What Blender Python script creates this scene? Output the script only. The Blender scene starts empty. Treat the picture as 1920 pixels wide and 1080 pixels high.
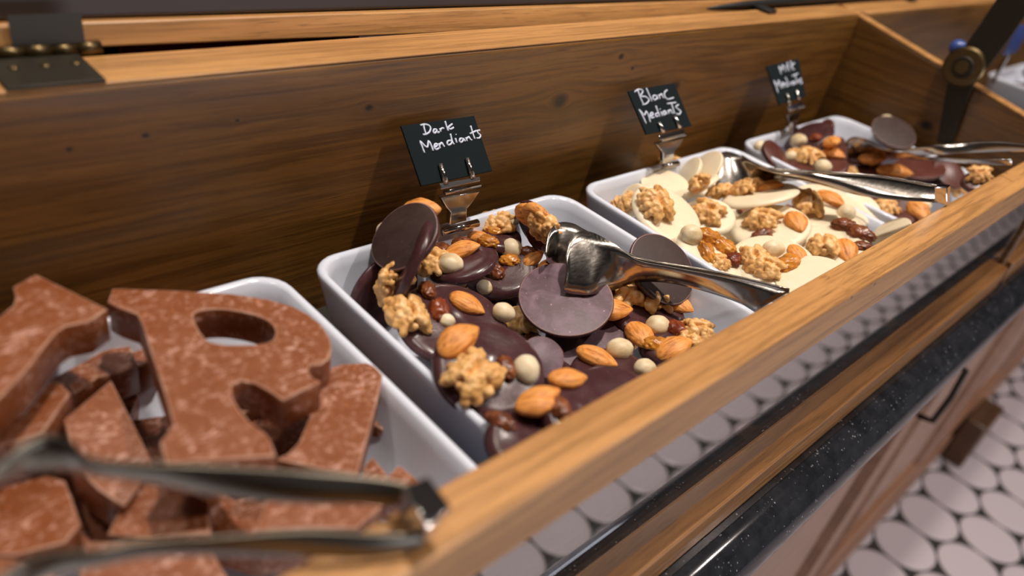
import bpy, bmesh, math, random
from mathutils import Vector, Matrix, noise
S = bpy.context.scene
COL = S.collection
random.seed(7)
PI = math.pi

# ------------------------------------------------------------------ camera, world, lights, exposure
F_PX = 1456.7
CAM_R = Matrix(((0.71515379, -0.26701527, 0.64595503), (-0.67386658, -0.50882462, 0.53572506), (0.18563106, -0.81841331, -0.54382052))).transposed()
CAM_C = Vector((-0.07888084, -0.09895068, 0.16255802))
cd = bpy.data.cameras.new('camera'); cam = bpy.data.objects.new('camera', cd); COL.objects.link(cam)
r_, d_, f_ = CAM_R[0], CAM_R[1], CAM_R[2]
cam.matrix_world = Matrix(((r_[0], -d_[0], -f_[0], CAM_C[0]), (r_[1], -d_[1], -f_[1], CAM_C[1]), (r_[2], -d_[2], -f_[2], CAM_C[2]), (0, 0, 0, 1)))
cd.sensor_width = 36; cd.lens = F_PX / 1920 * 36; cd.clip_start = .01
cd.dof.use_dof = True; cd.dof.focus_distance = .40; cd.dof.aperture_fstop = 5.0
S.camera = cam
S.view_settings.view_transform = 'Standard'; S.view_settings.look = 'None'
S.view_settings.gamma = 1; S.view_settings.use_curve_mapping = False
S.view_settings.exposure = 0.15
w = bpy.data.worlds.new('world'); S.world = w; w.use_nodes = True
w.node_tree.nodes['Background'].inputs[0].default_value = (.82, .77, .74, 1)
w.node_tree.nodes['Background'].inputs[1].default_value = .08
CEIL = 1.85
LAMPS = [(-.45, .50, 3.0, (1, .92, .86)), (.38, .08, 11.5, (1, .90, .80)), (.80, -.75, 9, (1, .89, .80)), (2.1, -.7, 9, (1, .86, .80)), (.15, .80, 2, (1, .85, .7))]
for x, y, p, c in LAMPS:
    ld = bpy.data.lights.new('ceiling_spot_light', 'AREA'); ld.shape = 'DISK'; ld.size = .11; ld.energy = p; ld.color = c; ld.spread = math.radians(120)
    lo = bpy.data.objects.new('ceiling_spot_light', ld); lo.location = (x, y, CEIL - .004); COL.objects.link(lo)

# added low fill light that brightens rail front, glass and cabinet
ld = bpy.data.lights.new('front_fill_light', 'AREA'); ld.shape = 'RECTANGLE'; ld.size = 2.4; ld.size_y = .6; ld.energy = 24; ld.color = (.86, .88, 1)
lo = bpy.data.objects.new('front_fill_light', ld); lo.location = (.9, -2.4, -.38); lo.rotation_euler = (PI / 2, 0, 0); COL.objects.link(lo)

# ------------------------------------------------------------------ measuring helpers (pixel of the photograph -> point in the place)
def ray(u, v): return CAM_R.transposed() @ Vector(((u - 960) / F_PX, (v - 540) / F_PX, 1))
def at(u, v, z=None, y=None, x=None):
    d = ray(u, v)
    t = (z - CAM_C[2]) / d[2] if z is not None else (y - CAM_C[1]) / d[1] if y is not None else (x - CAM_C[0]) / d[0]
    return CAM_C + t * d
def on_plane(u, v, P, n):
    d = ray(u, v); return CAM_C + d * ((P - CAM_C).dot(n) / d.dot(n))

# ------------------------------------------------------------------ object helpers
def props(o, label=None, cat=None, group=None, kind=None):
    if label: o['label'] = label
    if cat: o['category'] = cat
    if group: o['group'] = group
    if kind: o['kind'] = kind
    return o
def thing(name, label, cat, loc=(0, 0, 0), group=None):
    o = bpy.data.objects.new(name, None); COL.objects.link(o); o.location = loc; o.empty_display_size = .01
    return props(o, label, cat, group)
def obj(name, me, mat, parent=None, smooth=True, mw=None):
    if isinstance(me, bmesh.types.BMesh):
        bm = me; me = bpy.data.meshes.new(name); bmesh.ops.recalc_face_normals(bm, faces=bm.faces); bm.to_mesh(me); bm.free()
    if mat is not None and not me.materials: me.materials.append(mat)
    if smooth:
        for p in me.polygons: p.use_smooth = True
    o = bpy.data.objects.new(name, me); COL.objects.link(o)
    if mw is not None: o.matrix_world = mw
    if parent:
        o.parent = parent; o.matrix_parent_inverse = Matrix.Translation(parent.matrix_world.translation if parent.parent else parent.location).inverted() if parent.type == 'EMPTY' else parent.matrix_world.inverted()
    return o
def bevel(o, wd, seg=2, ang=35):
    m = o.modifiers.new('bevel', 'BEVEL'); m.width = wd; m.segments = seg; m.limit_method = 'ANGLE'; m.angle_limit = math.radians(ang)
    try: o.data.set_sharp_from_angle(angle=math.radians(40))
    except Exception: pass
    return o
def box(bm, a, b):
    x0, y0, z0 = a; x1, y1, z1 = b
    v = [bm.verts.new(p) for p in ((x0, y0, z0), (x1, y0, z0), (x1, y1, z0), (x0, y1, z0), (x0, y0, z1), (x1, y0, z1), (x1, y1, z1), (x0, y1, z1))]
    for f in ((3, 2, 1, 0), (4, 5, 6, 7), (0, 1, 5, 4), (1, 2, 6, 5), (2, 3, 7, 6), (3, 0, 4, 7)): bm.faces.new([v[i] for i in f])
    return v
def hexa(bm, pts):  # 8 corners, bottom 4 then top 4
    v = [bm.verts.new(p) for p in pts]
    for f in ((3, 2, 1, 0), (4, 5, 6, 7), (0, 1, 5, 4), (1, 2, 6, 5), (2, 3, 7, 6), (3, 0, 4, 7)): bm.faces.new([v[i] for i in f])
def box_obj(name, a, b, mat, parent=None, bev=0, seg=2):
    bm = bmesh.new(); box(bm, a, b); o = obj(name, bm, mat, parent, smooth=False)
    if bev: bevel(o, bev, seg)
    return o
def tube(bm, pts, rad, seg=10, caps=True):
    pts = [Vector(p) for p in pts]; rads = rad if isinstance(rad, (list, tuple)) else [rad] * len(pts)
    rings = []; up = None
    for i, p in enumerate(pts):
        t = (pts[min(i + 1, len(pts) - 1)] - pts[max(i - 1, 0)]).normalized()
        if up is None: up = t.orthogonal().normalized()
        up = (up - t * up.dot(t)).normalized(); s = t.cross(up)
        rings.append([bm.verts.new(p + (up * math.cos(a) + s * math.sin(a)) * rads[i]) for a in [2 * PI * k / seg for k in range(seg)]])
    for a, b in zip(rings, rings[1:]):
        for k in range(seg): bm.faces.new((a[k], a[(k + 1) % seg], b[(k + 1) % seg], b[k]))
    if caps: bm.faces.new(rings[0][::-1]); bm.faces.new(rings[-1])
def sweep_x(bm, prof, x0, x1):  # profile [(y,z)] closed, extruded along x
    a = [bm.verts.new((x0, y, z)) for y, z in prof]; b = [bm.verts.new((x1, y, z)) for y, z in prof]; n = len(prof)
    for k in range(n): bm.faces.new((a[k], a[(k + 1) % n], b[(k + 1) % n], b[k]))
    bm.faces.new(a[::-1]); bm.faces.new(b)

# ------------------------------------------------------------------ materials
class NT:
    def __init__(s, name):
        s.m = bpy.data.materials.new(name); s.m.use_nodes = True; s.t = s.m.node_tree; s.b = s.t.nodes['Principled BSDF']; s.out = s.t.nodes['Material Output']
    def n(s, typ, ins=None, **kw):
        nd = s.t.nodes.new('ShaderNode' + typ)
        for k, v in kw.items(): setattr(nd, k, v)
        if ins:
            for k, v in ins.items():
                if isinstance(v, bpy.types.NodeSocket): s.t.links.new(v, nd.inputs[k])
                else: nd.inputs[k].default_value = v
        return nd
    def math(s, op, a, b=None, c=None, clamp=False):
        nd = s.n('Math', operation=op, use_clamp=clamp)
        for i, v in enumerate((a, b, c)):
            if v is None: continue
            if isinstance(v, bpy.types.NodeSocket): s.t.links.new(v, nd.inputs[i])
            else: nd.inputs[i].default_value = v
        return nd.outputs[0]
    def coord(s, which='Object'): return s.n('TexCoord').outputs[which]
    def noise(s, vec, scale, detail=3, rough=.5, dist=0, out=0):
        return s.n('TexNoise', {'Vector': vec, 'Scale': scale, 'Detail': detail, 'Roughness': rough, 'Distortion': dist}).outputs[out]
    def map(s, vec, scale=(1, 1, 1), loc=(0, 0, 0)): return s.n('Mapping', {'Vector': vec, 'Scale': scale, 'Location': loc}).outputs[0]
    def ramp(s, fac, stops, interp='LINEAR'):
        nd = s.n('ValToRGB', {'Fac': fac}); cr = nd.color_ramp; cr.interpolation = interp
        while len(cr.elements) > len(stops): cr.elements.remove(cr.elements[-1])
        while len(cr.elements) < len(stops): cr.elements.new(1)
        for e, (p, c) in zip(cr.elements, stops): e.position = p; e.color = (c[0], c[1], c[2], 1) if not isinstance(c, (int, float)) else (c, c, c, 1)
        return nd.outputs[0]
    def mix(s, fac, a, b, mode='MIX'):
        nd = s.n('Mix', data_type='RGBA', blend_type=mode)
        for sock, v in ((nd.inputs[0], fac), (nd.inputs[6], a), (nd.inputs[7], b)):
            if isinstance(v, bpy.types.NodeSocket): s.t.links.new(v, sock)
            else: sock.default_value = v if isinstance(v, (int, float)) else (v[0], v[1], v[2], 1)
        return nd.outputs[2]
    def set(s, **kw):
        for k, v in kw.items():
            k = k.replace('_', ' ')
            if isinstance(v, bpy.types.NodeSocket): s.t.links.new(v, s.b.inputs[k])
            elif isinstance(v, tuple): s.b.inputs[k].default_value = (*v, 1) if len(v) == 3 else v
            else: s.b.inputs[k].default_value = v
        return s
    def bump(s, h, strength=.3, dist=.001):
        s.t.links.new(s.n('Bump', {'Height': h, 'Strength': strength, 'Distance': dist}).outputs[0], s.b.inputs['Normal'])

def wood_mat(name, light, dark, knots=(), rough=.42, axis='X', fine=1.0):
    m = NT(name); P = m.coord()
    sx, sy, sz = (1, 1, 1)
    sep = m.n('SeparateXYZ', {0: P}); X, Y, Z = sep.outputs
    if axis == 'Y': X, Y = Y, X
    if axis == 'Z': X, Z = Z, X
    knotmask = None; defl = None
    for kx, kz, kr in knots:   # each knot bends the grain around itself
        dx = m.math('MULTIPLY', m.math('SUBTRACT', X, kx), .5); dz = m.math('SUBTRACT', Z, kz)
        d2 = m.math('ADD', m.math('MULTIPLY', dx, dx), m.math('MULTIPLY', dz, dz))
        g = m.math('MULTIPLY', m.math('DIVIDE', kr * kr * 2.0, m.math('ADD', d2, kr * kr)), kr * 1.6)
        sg = m.math('MULTIPLY', g, m.math('DIVIDE', dz, kr * 2))
        defl = sg if defl is None else m.math('ADD', defl, sg)
        dist = m.math('SQRT', m.math('ADD', m.math('MULTIPLY', m.math('MULTIPLY', dx, dx), 2.2), m.math('MULTIPLY', dz, dz)))
        k = m.math('SUBTRACT', 1, m.math('DIVIDE', dist, kr), clamp=True)
        knotmask = k if knotmask is None else m.math('MAXIMUM', knotmask, k)
    Zd = m.math('SUBTRACT', Z, defl) if defl is not None else Z
    v = m.n('CombineXYZ', {0: m.math('MULTIPLY', X, 3.0), 1: m.math('MULTIPLY', Y, 22), 2: m.math('MULTIPLY', Zd, 38)}).outputs[0]
    broad = m.noise(v, 1.6, 3, .55, .6)
    v2 = m.n('CombineXYZ', {0: m.math('MULTIPLY', X, 9.0), 1: m.math('MULTIPLY', Y, 260), 2: m.math('MULTIPLY', Zd, 300)}).outputs[0]
    lines = m.noise(v2, 1.2, 3, .6, .3)
    v3 = m.n('CombineXYZ', {0: m.math('MULTIPLY', X, 60), 1: m.math('MULTIPLY', Y, 1500), 2: m.math('MULTIPLY', Zd, 1500)}).outputs[0]
    pores = m.noise(v3, 1, 2, .5)
    mid = [(a + b) / 2 for a, b in zip(light, dark)]
    c = m.ramp(broad, [(.25, dark), (.45, mid), (.72, light)])
    c = m.mix(m.math('MULTIPLY', m.ramp(lines, [(.38, 1.), (.56, 0.)]), .6 * fine), c, [x * .55 for x in dark])
    c = m.mix(m.math('MULTIPLY', m.ramp(pores, [(.3, 1.), (.42, 0.)]), .5 * fine), c, [x * .35 for x in dark])
    if knotmask is not None:
        c = m.mix(m.ramp(knotmask, [(0, 0.), (.5, .75), (.62, 1.)]), c, [x * .10 for x in dark])
    m.set(Base_Color=c, Roughness=m.math('ADD', m.math('MULTIPLY', lines, .2), rough - .1))
    m.b.inputs['Coat Weight'].default_value = .25; m.b.inputs['Coat Roughness'].default_value = .3
    m.bump(m.math('ADD', lines, m.math('MULTIPLY', pores, .5)), .25, .0004)
    return m.m
KN = [(1050, 190, .0062), (1266, 162, .0050), (692, 202, .0022), (1165, 106, .0026), (1186, 128, .0016), (273, 254, .0014), (130, 280, .0012), (445, 226, .001)]
kn = []
for u, v, r in KN:
    p = at(u, v, y=.182); kn.append((p.x, p.z, r))
M = {}
M['panel'] = wood_mat('wood_panel_shaded', (.285, .125, .020), (.13, .052, .008), kn)  # same wood as the rail; its dim grazing light is put into the colour
M['rail'] = wood_mat('wood_rail_lit', (.60, .305, .102), (.42, .190, .056), [(at(1683, 543, z=0).x, -.003, .0011), (at(1583, 541, z=0).x, -.002, .0012)], rough=.45)  # same wood as the panels, coloured in its lit tone
M['bottom'] = wood_mat('stained_oak', (.40, .175, .04), (.24, .095, .022), rough=.4)
M['end'] = wood_mat('wood_end_shaded', (.22, .095, .015), (.125, .051, .008), [(.09, -.02, .006)], axis='Y')  # same wood again, darkened in colour like the shaded back panel
M['cabinet'] = wood_mat('cabinet_wood', (.31, .155, .088), (.20, .092, .048), rough=.4, fine=.4)
M['darkwood'] = wood_mat('dark_wood', (.12, .055, .02), (.06, .028, .012), fine=.5)
M['brownwood'] = wood_mat('brown_grey_wood', (.13, .075, .05), (.08, .045, .03), fine=.5)

def simple(name, col, rough=.5, metal=0, **kw):
    m = NT(name); m.set(Base_Color=tuple(col), Roughness=rough, Metallic=metal, **kw); return m.m
def porcelain():
    m = NT('white_porcelain'); n = m.noise(m.coord(), 40, 2)
    m.set(Base_Color=m.mix(n, (.70, .74, .85), (.73, .77, .87)), Roughness=.16); m.b.inputs['Coat Weight'].default_value = .5; m.b.inputs['Coat Roughness'].default_value = .05
    return m.m
M['porcelain'] = porcelain()
def choc(name, base, bloom, amt, rough, scale=1, scratch=.0):
    m = NT(name); P = m.coord(); oi = m.n('ObjectInfo').outputs['Random']
    off = m.n('CombineXYZ', {0: m.math('MULTIPLY', oi, 3.0), 1: oi, 2: 0.0}).outputs[0]
    V = m.n('VectorMath', {0: P, 1: off}, operation='ADD').outputs[0]
    big = m.noise(V, 90 * scale, 4, .6, .4); fine = m.noise(V, 600 * scale, 3, .6)
    spots = m.noise(V, 420 * scale, 2, .5)
    c = m.mix(m.math('MULTIPLY', m.ramp(big, [(.42, 0.), (.72, 1.)]), amt), base, bloom)
    c = m.mix(m.math('MULTIPLY', m.ramp(spots, [(.70, 0.), (.76, 1.)]), min(1, amt * 1.4)), c, [min(1, x * 2.2) for x in bloom])
    if scratch:
        sv = m.map(V, (90, 260, 200)); s1 = m.noise(sv, 1, 5, .7, 2.5)
        patch = m.ramp(m.noise(V, 95, 4, .7, .8), [(.47, 0.), (.60, 1.)])
        c = m.mix(m.math('MULTIPLY', m.math('MULTIPLY', m.ramp(s1, [(.50, 0.), (.66, 1.)]), patch), scratch), c, (.70, .42, .34))
        pw = m.ramp(m.noise(V, 300, 4, .8, .3), [(.56, 0.), (.66, 1.)])
        c = m.mix(m.math('MULTIPLY', pw, scratch * .75), c, (.55, .30, .22))
    m.set(Base_Color=c, Roughness=m.math('ADD', m.math('MULTIPLY', big, .2), rough - .1))
    m.bump(m.math('ADD', big, m.math('MULTIPLY', fine, .3)), .25, .0006)
    return m.m
M['dark_top'] = choc('dark_chocolate', (.056, .020, .022), (.10, .045, .050), .5, .25)
M['dark_under'] = choc('bloomed_dark_chocolate', (.082, .036, .048), (.19, .11, .145), 1., .5, 1.3)
M['worn_edge'] = choc('worn_chocolate_edge', (.20, .11, .10), (.34, .22, .2), .9, .5)
M['dark_back'] = choc('plain_back_dark_chocolate', (.034, .015, .012), (.060, .032, .028), .6, .6)  # plain brown backs, darkened also for the shade they stand in
M['milk_top'] = choc('milk_chocolate', (.095, .028, .020), (.15, .065, .055), .4, .32)
M['white_top'] = choc('white_chocolate', (.82, .70, .50), (.86, .77, .60), .4, .38)
M['letter_edge'] = choc('scuffed_letter_edge', (.36, .16, .09), (.50, .30, .22), 1., .55)
M['letter'] = choc('milk_chocolate_letter', (.205, .056, .014), (.25, .078, .026), .6, .42, scratch=1.0)
for k in ('white_top',):
    b = M[k].node_tree.nodes['Principled BSDF']; b.inputs['Subsurface Weight'].default_value = .35; b.inputs['Subsurface Radius'].default_value = (.004, .003, .0015); b.inputs['Subsurface Scale'].default_value = 1
def nutmat(name, stops, stretch=(1, 1, 1), scale=300, rough=.5, bump=.5, sss=.1):
    m = NT(name); P = m.coord(); V = m.map(P, stretch); oi = m.n('ObjectInfo').outputs['Random']
    n = m.noise(m.n('VectorMath', {0: V, 1: m.n('CombineXYZ', {0: oi}).outputs[0]}, operation='ADD').outputs[0], scale, 4, .6, .3)
    m.set(Base_Color=m.ramp(n, stops), Roughness=rough); m.bump(n, bump, .0006)
    m.b.inputs['Subsurface Weight'].default_value = sss; m.b.inputs['Subsurface Radius'].default_value = (.003, .0015, .0007); m.b.inputs['Subsurface Scale'].default_value = 1
    return m.m
M['almond'] = nutmat('almond_skin', [(.3, (.34, .10, .016)), (.5, (.78, .30, .06)), (.75, (.84, .42, .13))], (.16, 1, 1), 520, .5, 1.0)
M['walnut'] = nutmat('walnut_meat', [(.28, (.36, .14, .035)), (.48, (.74, .40, .13)), (.75, (.88, .60, .30))], (1, 1, 1), 190, .42, .5)
M['hazelnut'] = nutmat('hazelnut_flesh', [(.3, (.55, .38, .18)), (.5, (.78, .64, .42)), (.75, (.86, .78, .60))], (.5, 1, 1), 110, .45, .2)
M['raisin'] = nutmat('dark_raisin', [(.3, (.06, .018, .008)), (.55, (.20, .055, .018)), (.8, (.38, .15, .05))], (1, 1, 1), 200, .3, .9, .3)
M['golden'] = nutmat('golden_raisin', [(.3, (.28, .09, .012)), (.55, (.62, .25, .03)), (.8, (.75, .40, .08))], (1, 1, 1), 130, .3, .4, .4)
M['red'] = nutmat('red_raisin', [(.3, (.09, .015, .007)), (.55, (.22, .042, .014)), (.8, (.34, .10, .03))], (1, 1, 1), 180, .3, .9, .3)
def steel():
    m = NT('brushed_steel'); P = m.coord(); n = m.noise(m.map(P, (60, 900, 900)), 1, 3)
    m.set(Base_Color=(.44, .40, .36), Metallic=1.0, Roughness=m.math('ADD', m.math('MULTIPLY', n, .16), .12)); m.bump(n, .12, .0002); return m.m
M['steel'] = steel()
M['steel_dark_refl'] = simple('steel_dark_reflection', (.17, .15, .12), .30, 1.0)  # same steel; the dark surroundings it mirrors are put into the colour
M['chrome'] = simple('polished_steel', (.62, .60, .58), .14, 1.0)
M['brass'] = simple('aged_brass', (.15, .105, .05), .42, 1.0)
M['darkbrass'] = simple('dark_bronze_hinge', (.035, .028, .018), .5, .5)
M['chalkboard'] = simple('slate_card', (.007, .012, .014), .7); M['chalkboard'].node_tree.nodes['Principled BSDF'].inputs['Specular IOR Level'].default_value = .12
M['chalk'] = simple('chalk_ink', (.66, .72, .86), .8)
M['black'] = simple('black_mechanism', (.012, .013, .014), .4)
M['redthing'] = simple('red_foil', (.35, .01, .02), .3)
M['blue'] = simple('blue_cap', (.05, .09, .30), .25)
M['ceil'] = simple('ceiling_paint', (.10, .085, .075), .9)
M['wallp'] = simple('wall_paint', (.10, .075, .06), .9)
M['lidglass'] = simple('brown_lid_panel', (.040, .026, .021), .5)
M['edge_glint'] = simple('pale_glint_strip', (.42, .36, .34), .3)
M['caseblack'] = simple('black_shelf_board', (.02, .016, .014), .6)
def lampmat():
    m = NT('lamp_glass'); m.set(Base_Color=(1., .9, .8)); m.b.inputs['Emission Color'].default_value = (1, .88, .76, 1); m.b.inputs['Emission Strength'].default_value = 6; return m.m
M['lamp'] = lampmat()
def granite():
    m = NT('black_granite'); P = m.coord()
    v = m.n('TexVoronoi', {'Vector': P, 'Scale': 420.0}, feature='F1').outputs['Distance']
    n = m.noise(P, 160, 3, .7); big = m.noise(P, 60, 4, .7)
    fl = m.math('MULTIPLY', m.ramp(v, [(.10, 1.), (.26, 0.)]), m.ramp(n, [(.52, 0.), (.62, 1.)]))
    c = m.mix(m.ramp(big, [(.35, 0.), (.7, 1.)]), (.008, .009, .011), (.024, .025, .03))
    c = m.mix(fl, c, (.30, .30, .32))
    m.set(Base_Color=c, Roughness=.09); return m.m
M['granite'] = granite()
def tiles(pitch, phi, ox, oy):
    m = NT('round_floor_tiles'); P = m.n('Mapping', {'Vector': m.coord(), 'Location': (0, 0, 0)}).outputs[0]
    sep = m.n('SeparateXYZ', {0: P}); X = m.math('SUBTRACT', sep.outputs[0], ox); Y = m.math('SUBTRACT', sep.outputs[1], oy)
    c, s = math.cos(phi), math.sin(phi)
    A = m.math('DIVIDE', m.math('ADD', m.math('MULTIPLY', X, c), m.math('MULTIPLY', Y, s)), pitch)
    B = m.math('DIVIDE', m.math('SUBTRACT', m.math('MULTIPLY', Y, c), m.math('MULTIPLY', X, s)), pitch)
    def d(a, b):
        fa = m.math('SUBTRACT', m.math('FRACT', m.math('ADD', a, .5)), .5)
        fb = m.math('MULTIPLY', m.math('SUBTRACT', m.math('FRACT', m.math('ADD', m.math('DIVIDE', b, math.sqrt(3)), .5)), .5), math.sqrt(3))
        return m.math('SQRT', m.math('ADD', m.math('MULTIPLY', fa, fa), m.math('MULTIPLY', fb, fb)))
    dd = m.math('MINIMUM', d(A, B), d(m.math('ADD', A, .5), m.math('ADD', B, math.sqrt(3) / 2)))
    mask = m.ramp(dd, [(.475, 1.), (.487, 0.)])
    c = m.mix(mask, (.014, .013, .013), (.52, .47, .50))
    m.set(Base_Color=c, Roughness=m.math('SUBTRACT', .6, m.math('MULTIPLY', mask, .35)))
    m.bump(m.ramp(dd, [(.44, 1.), (.49, 0.)]), .5, .002)
    return m.m
def glassmat():
    # semi-mirrored display glass: mostly reflects, lets the trays behind show through
    m = NT('mirrored_display_glass'); t = m.t
    fr = m.n('Fresnel', {'IOR': 1.5}).outputs[0]
    fac = m.math('ADD', m.math('MULTIPLY', fr, .6), .31, clamp=True)
    gl = m.n('BsdfGlossy', {'Color': (.94, .93, .93, 1), 'Roughness': .012}); tr = m.n('BsdfTransparent', {'Color': (1, 1, 1, 1)})
    mx = m.n('MixShader', {0: fac, 1: tr.outputs[0], 2: gl.outputs[0]}); t.links.new(mx.outputs[0], m.out.inputs[0])
    return m.m
M['glass'] = glassmat()

# ------------------------------------------------------------------ the room
FZ = -.745
phi = -.0189; dist = CAM_C.z - FZ
ox, oy = CAM_C.x + 1.4982 * dist, CAM_C.y + .0330 * dist
M['tile'] = tiles(.11097 * dist, phi, ox, oy)
def plane_obj(name, a, b, mat):
    o = box_obj(name, a, b, mat); props(o, kind='structure'); return o
plane_obj('floor', (-3, -3, FZ - .03), (6.5, 2.6, FZ), M['tile'])
plane_obj('ceiling', (-3, -3, CEIL), (6.5, 2.6, CEIL + .03), M['ceil'])
plane_obj('wall_back', (-3, 2.57, FZ), (6.5, 2.6, CEIL), M['wallp'])
plane_obj('wall_right', (6.47, -3, FZ), (6.5, 2.57, CEIL), M['wallp'])

# ------------------------------------------------------------------ counter: granite slab and cabinet
GT = -.1215
t = thing('granite_counter_slab', 'polished black speckled granite counter slab with rounded front edge under the wooden box', 'counter', (.8, .2, GT))
prof = [(.45, GT), (-.0258, GT)]
for k in range(0, 13):
    a = PI / 2 + PI * k / 12; prof.append((-.0256 + .0195 * math.cos(a), GT - .0195 + .0195 * math.sin(a)))
prof += [(.45, GT - .039)]
bm = bmesh.new(); sweep_x(bm, prof, -.8, 3.2); o = obj('slab', bm, M['granite'], t)
try: o.data.set_sharp_from_angle(angle=math.radians(50))
except Exception: pass
box_obj('glint_strip', (-.8, -.0375, GT - .0425), (3.2, .1, GT - .0392), M['edge_glint'], t)  # pale strip added for the glint along the slab's lower edge
t = thing('counter_cabinet', 'light brown wooden counter cabinet with raised panel doors below the granite slab', 'cabinet', (.8, .2, FZ))
CY = -.012; CT = GT - .043; CX1 = 3.2
box_obj('carcass', (-.8, CY + .018, FZ), (CX1, .44, CT), M['cabinet'], t)
def door(x0, x1):
    z0, z1 = FZ + .06, CT - .012
    dr = None
    bm = bmesh.new(); s = .05
    # frame of stiles and rails with an ogee step into a recessed, then raised, panel
    loops = [(0, 0), (0, -.018), (s - .014, -.018), (s - .010, -.023), (s - .002, -.021), (s + .004, -.009), (s + .012, -.006), (s + .045, -.015), (s + .052, -.015)]
    rings = []
    for off, yy in loops:
        rings.append([bm.verts.new((xx, CY + .018 + yy, zz)) for xx, zz in ((x0 + off, z0 + off), (x1 - off, z0 + off), (x1 - off, z1 - off), (x0 + off, z1 - off))])
    for a, b in zip(rings, rings[1:]):
        for k in range(4): bm.faces.new((a[k], a[(k + 1) % 4], b[(k + 1) % 4], b[k]))
    bm.faces.new(rings[-1]); bm.faces.new(rings[0][::-1])
    dr = obj('door', bm, M['cabinet'], t, smooth=False)
    bm = bmesh.new(); zc = z1 - .12; tube(bm, [(x0 + .026, CY - .001, zc + .04), (x0 + .026, CY - .016, zc + .036), (x0 + .026, CY - .018, zc), (x0 + .026, CY - .016, zc - .036), (x0 + .026, CY - .001, zc - .04)], .0035); obj('handle', bm, M['darkbrass'], dr)
xx = -.62
while xx < 2.9: door(xx + .003, xx + .447); xx += .45
box_obj('plinth', (-.8, CY - .006, FZ), (CX1, CY + .017, FZ + .055), M['cabinet'], t, .003)
for fx in (1.36, 2.72): box_obj('foot', (fx, CY - .045, FZ), (fx + .11, CY - .007, FZ + .10), M['darkwood'], t, .004)

# ------------------------------------------------------------------ wooden display boxes
D0, HB, XE, RW, RH = .182, .0445, .645, .0172, .0225
def display_box(x0, x1, label, tag_w=.013, left_end=True, right_end=True):
    t = thing('display_box', label, 'display box', ((x0 + x1) / 2, .08, GT))
    bm = bmesh.new(); box(bm, (x0, D0, GT), (x1, D0 + .027, HB)); o = obj('back_panel', bm, M['panel'], t, smooth=False); bevel(o, .0018, 3)
    o = box_obj('top_cap_lit', (x0, D0 + .0005, HB), (x1, D0 + .0265, HB + .0012), M['rail'], t, .0005)  # thin layer giving the panel's top its lit tone
    o = box_obj('front_rail', (x0, -RW, -RH), (x1, 0, 0), M['rail'], t, .0012, 3)
    o = box_obj('bottom_rail', (x0, -.0221, GT), (x1, .004, -.1004), M['bottom'], t, .0012, 3)
    for s, on in ((x0, left_end), (x1, right_end)):
        if not on: continue
        a, b = (s, s + tag_w) if s == x1 else (s - tag_w, s)
        bm = bmesh.new()
        hexa(bm, [(a, -RW, GT), (b, -RW, GT), (b, D0 + .027, GT), (a, D0 + .027, GT), (a, -RW, .0052), (b, -RW, .0052), (b, D0 + .027, HB + .002), (a, D0 + .027, HB + .002)])
        o = obj('end_panel', bm, M['end'], t, smooth=False); bevel(o, .0012)
        bm = bmesh.new()
        hexa(bm, [(a, -RW, .0056), (b, -RW, .0056), (b, D0 + .02, HB + .0012), (a, D0 + .02, HB + .0012), (a, -RW, .0068), (b, -RW, .0068), (b, D0 + .02, HB + .0026), (a, D0 + .02, HB + .0026)])
        obj('end_cap_lit', bm, M['rail'], t, smooth=False)  # lit tone of the end panel's top, put in as lighter wood
    box_obj('tray_shelf', (x0, .0045, -.0925), (x1, D0, -.0865), M['caseblack'], t)
    box_obj('glass_pane', (x0, -.0142, -.1004), (x1, -.0130, -RH), M['glass'], t)
    return t
BOX = display_box(-.42, XE, 'long open wooden display box holding the four white trays, with mirrored glass front', left_end=True)
display_box(XE + .0135, 1.9, 'neighbouring wooden display box seen beyond the end panel at far right', left_end=False)

# lid standing open behind the back panel
def lidpt(f, a, b): return Vector(a).lerp(Vector(b), f)
yl0, yl1 = .2115, .2115
La, Lb = at(40, 94, y=yl0), at(1240, 46, y=yl1)
Ua, Ub = at(40, 44, y=yl0 + .004), at(1240, 5, y=yl1 + .004)
dirx = (Lb - La) / (Lb.x - La.x)
def ext(p, q, x): return p + (q - p) * ((x - p.x) / (q.x - p.x))
xa, xb = -.42, .60
l0, l1 = ext(La, Lb, xa), ext(La, Lb, xb); u0, u1 = ext(Ua, Ub, xa), ext(Ua, Ub, xb)
off = Vector((0, .02, -.004))
bm = bmesh.new(); hexa(bm, [l0, l1, l1 + off, l0 + off, u0, u1, u1 + off, u0 + off]); lid = o = obj('lid', bm, M['rail'], BOX, smooth=False); bevel(o, .001)
up = Vector((0, .06, .30)); offb = Vector((0, .006, 0))
bm = bmesh.new(); hexa(bm, [u0 + offb, u1 + offb, u1 + offb * 2, u0 + offb * 2, u0 + up, u1 + up, u1 + up + offb, u0 + up + offb]); obj('lid_panel', bm, M['lidglass'], lid, smooth=False)
# dark stock with red wrappers seen through the gap under the lid
t = thing('red_wrapped_box', 'dark box with red foil wrapping glimpsed in the gap behind the back panel', 'box', (.05, .25, .0))
box_obj('carton', (-.1, .236, GT), (.16, .30, .040), M['caseblack'], t, .002)
box_obj('foil_band', (.04, .2345, .018), (.125, .2358, .0405), M['redthing'], t)

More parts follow.
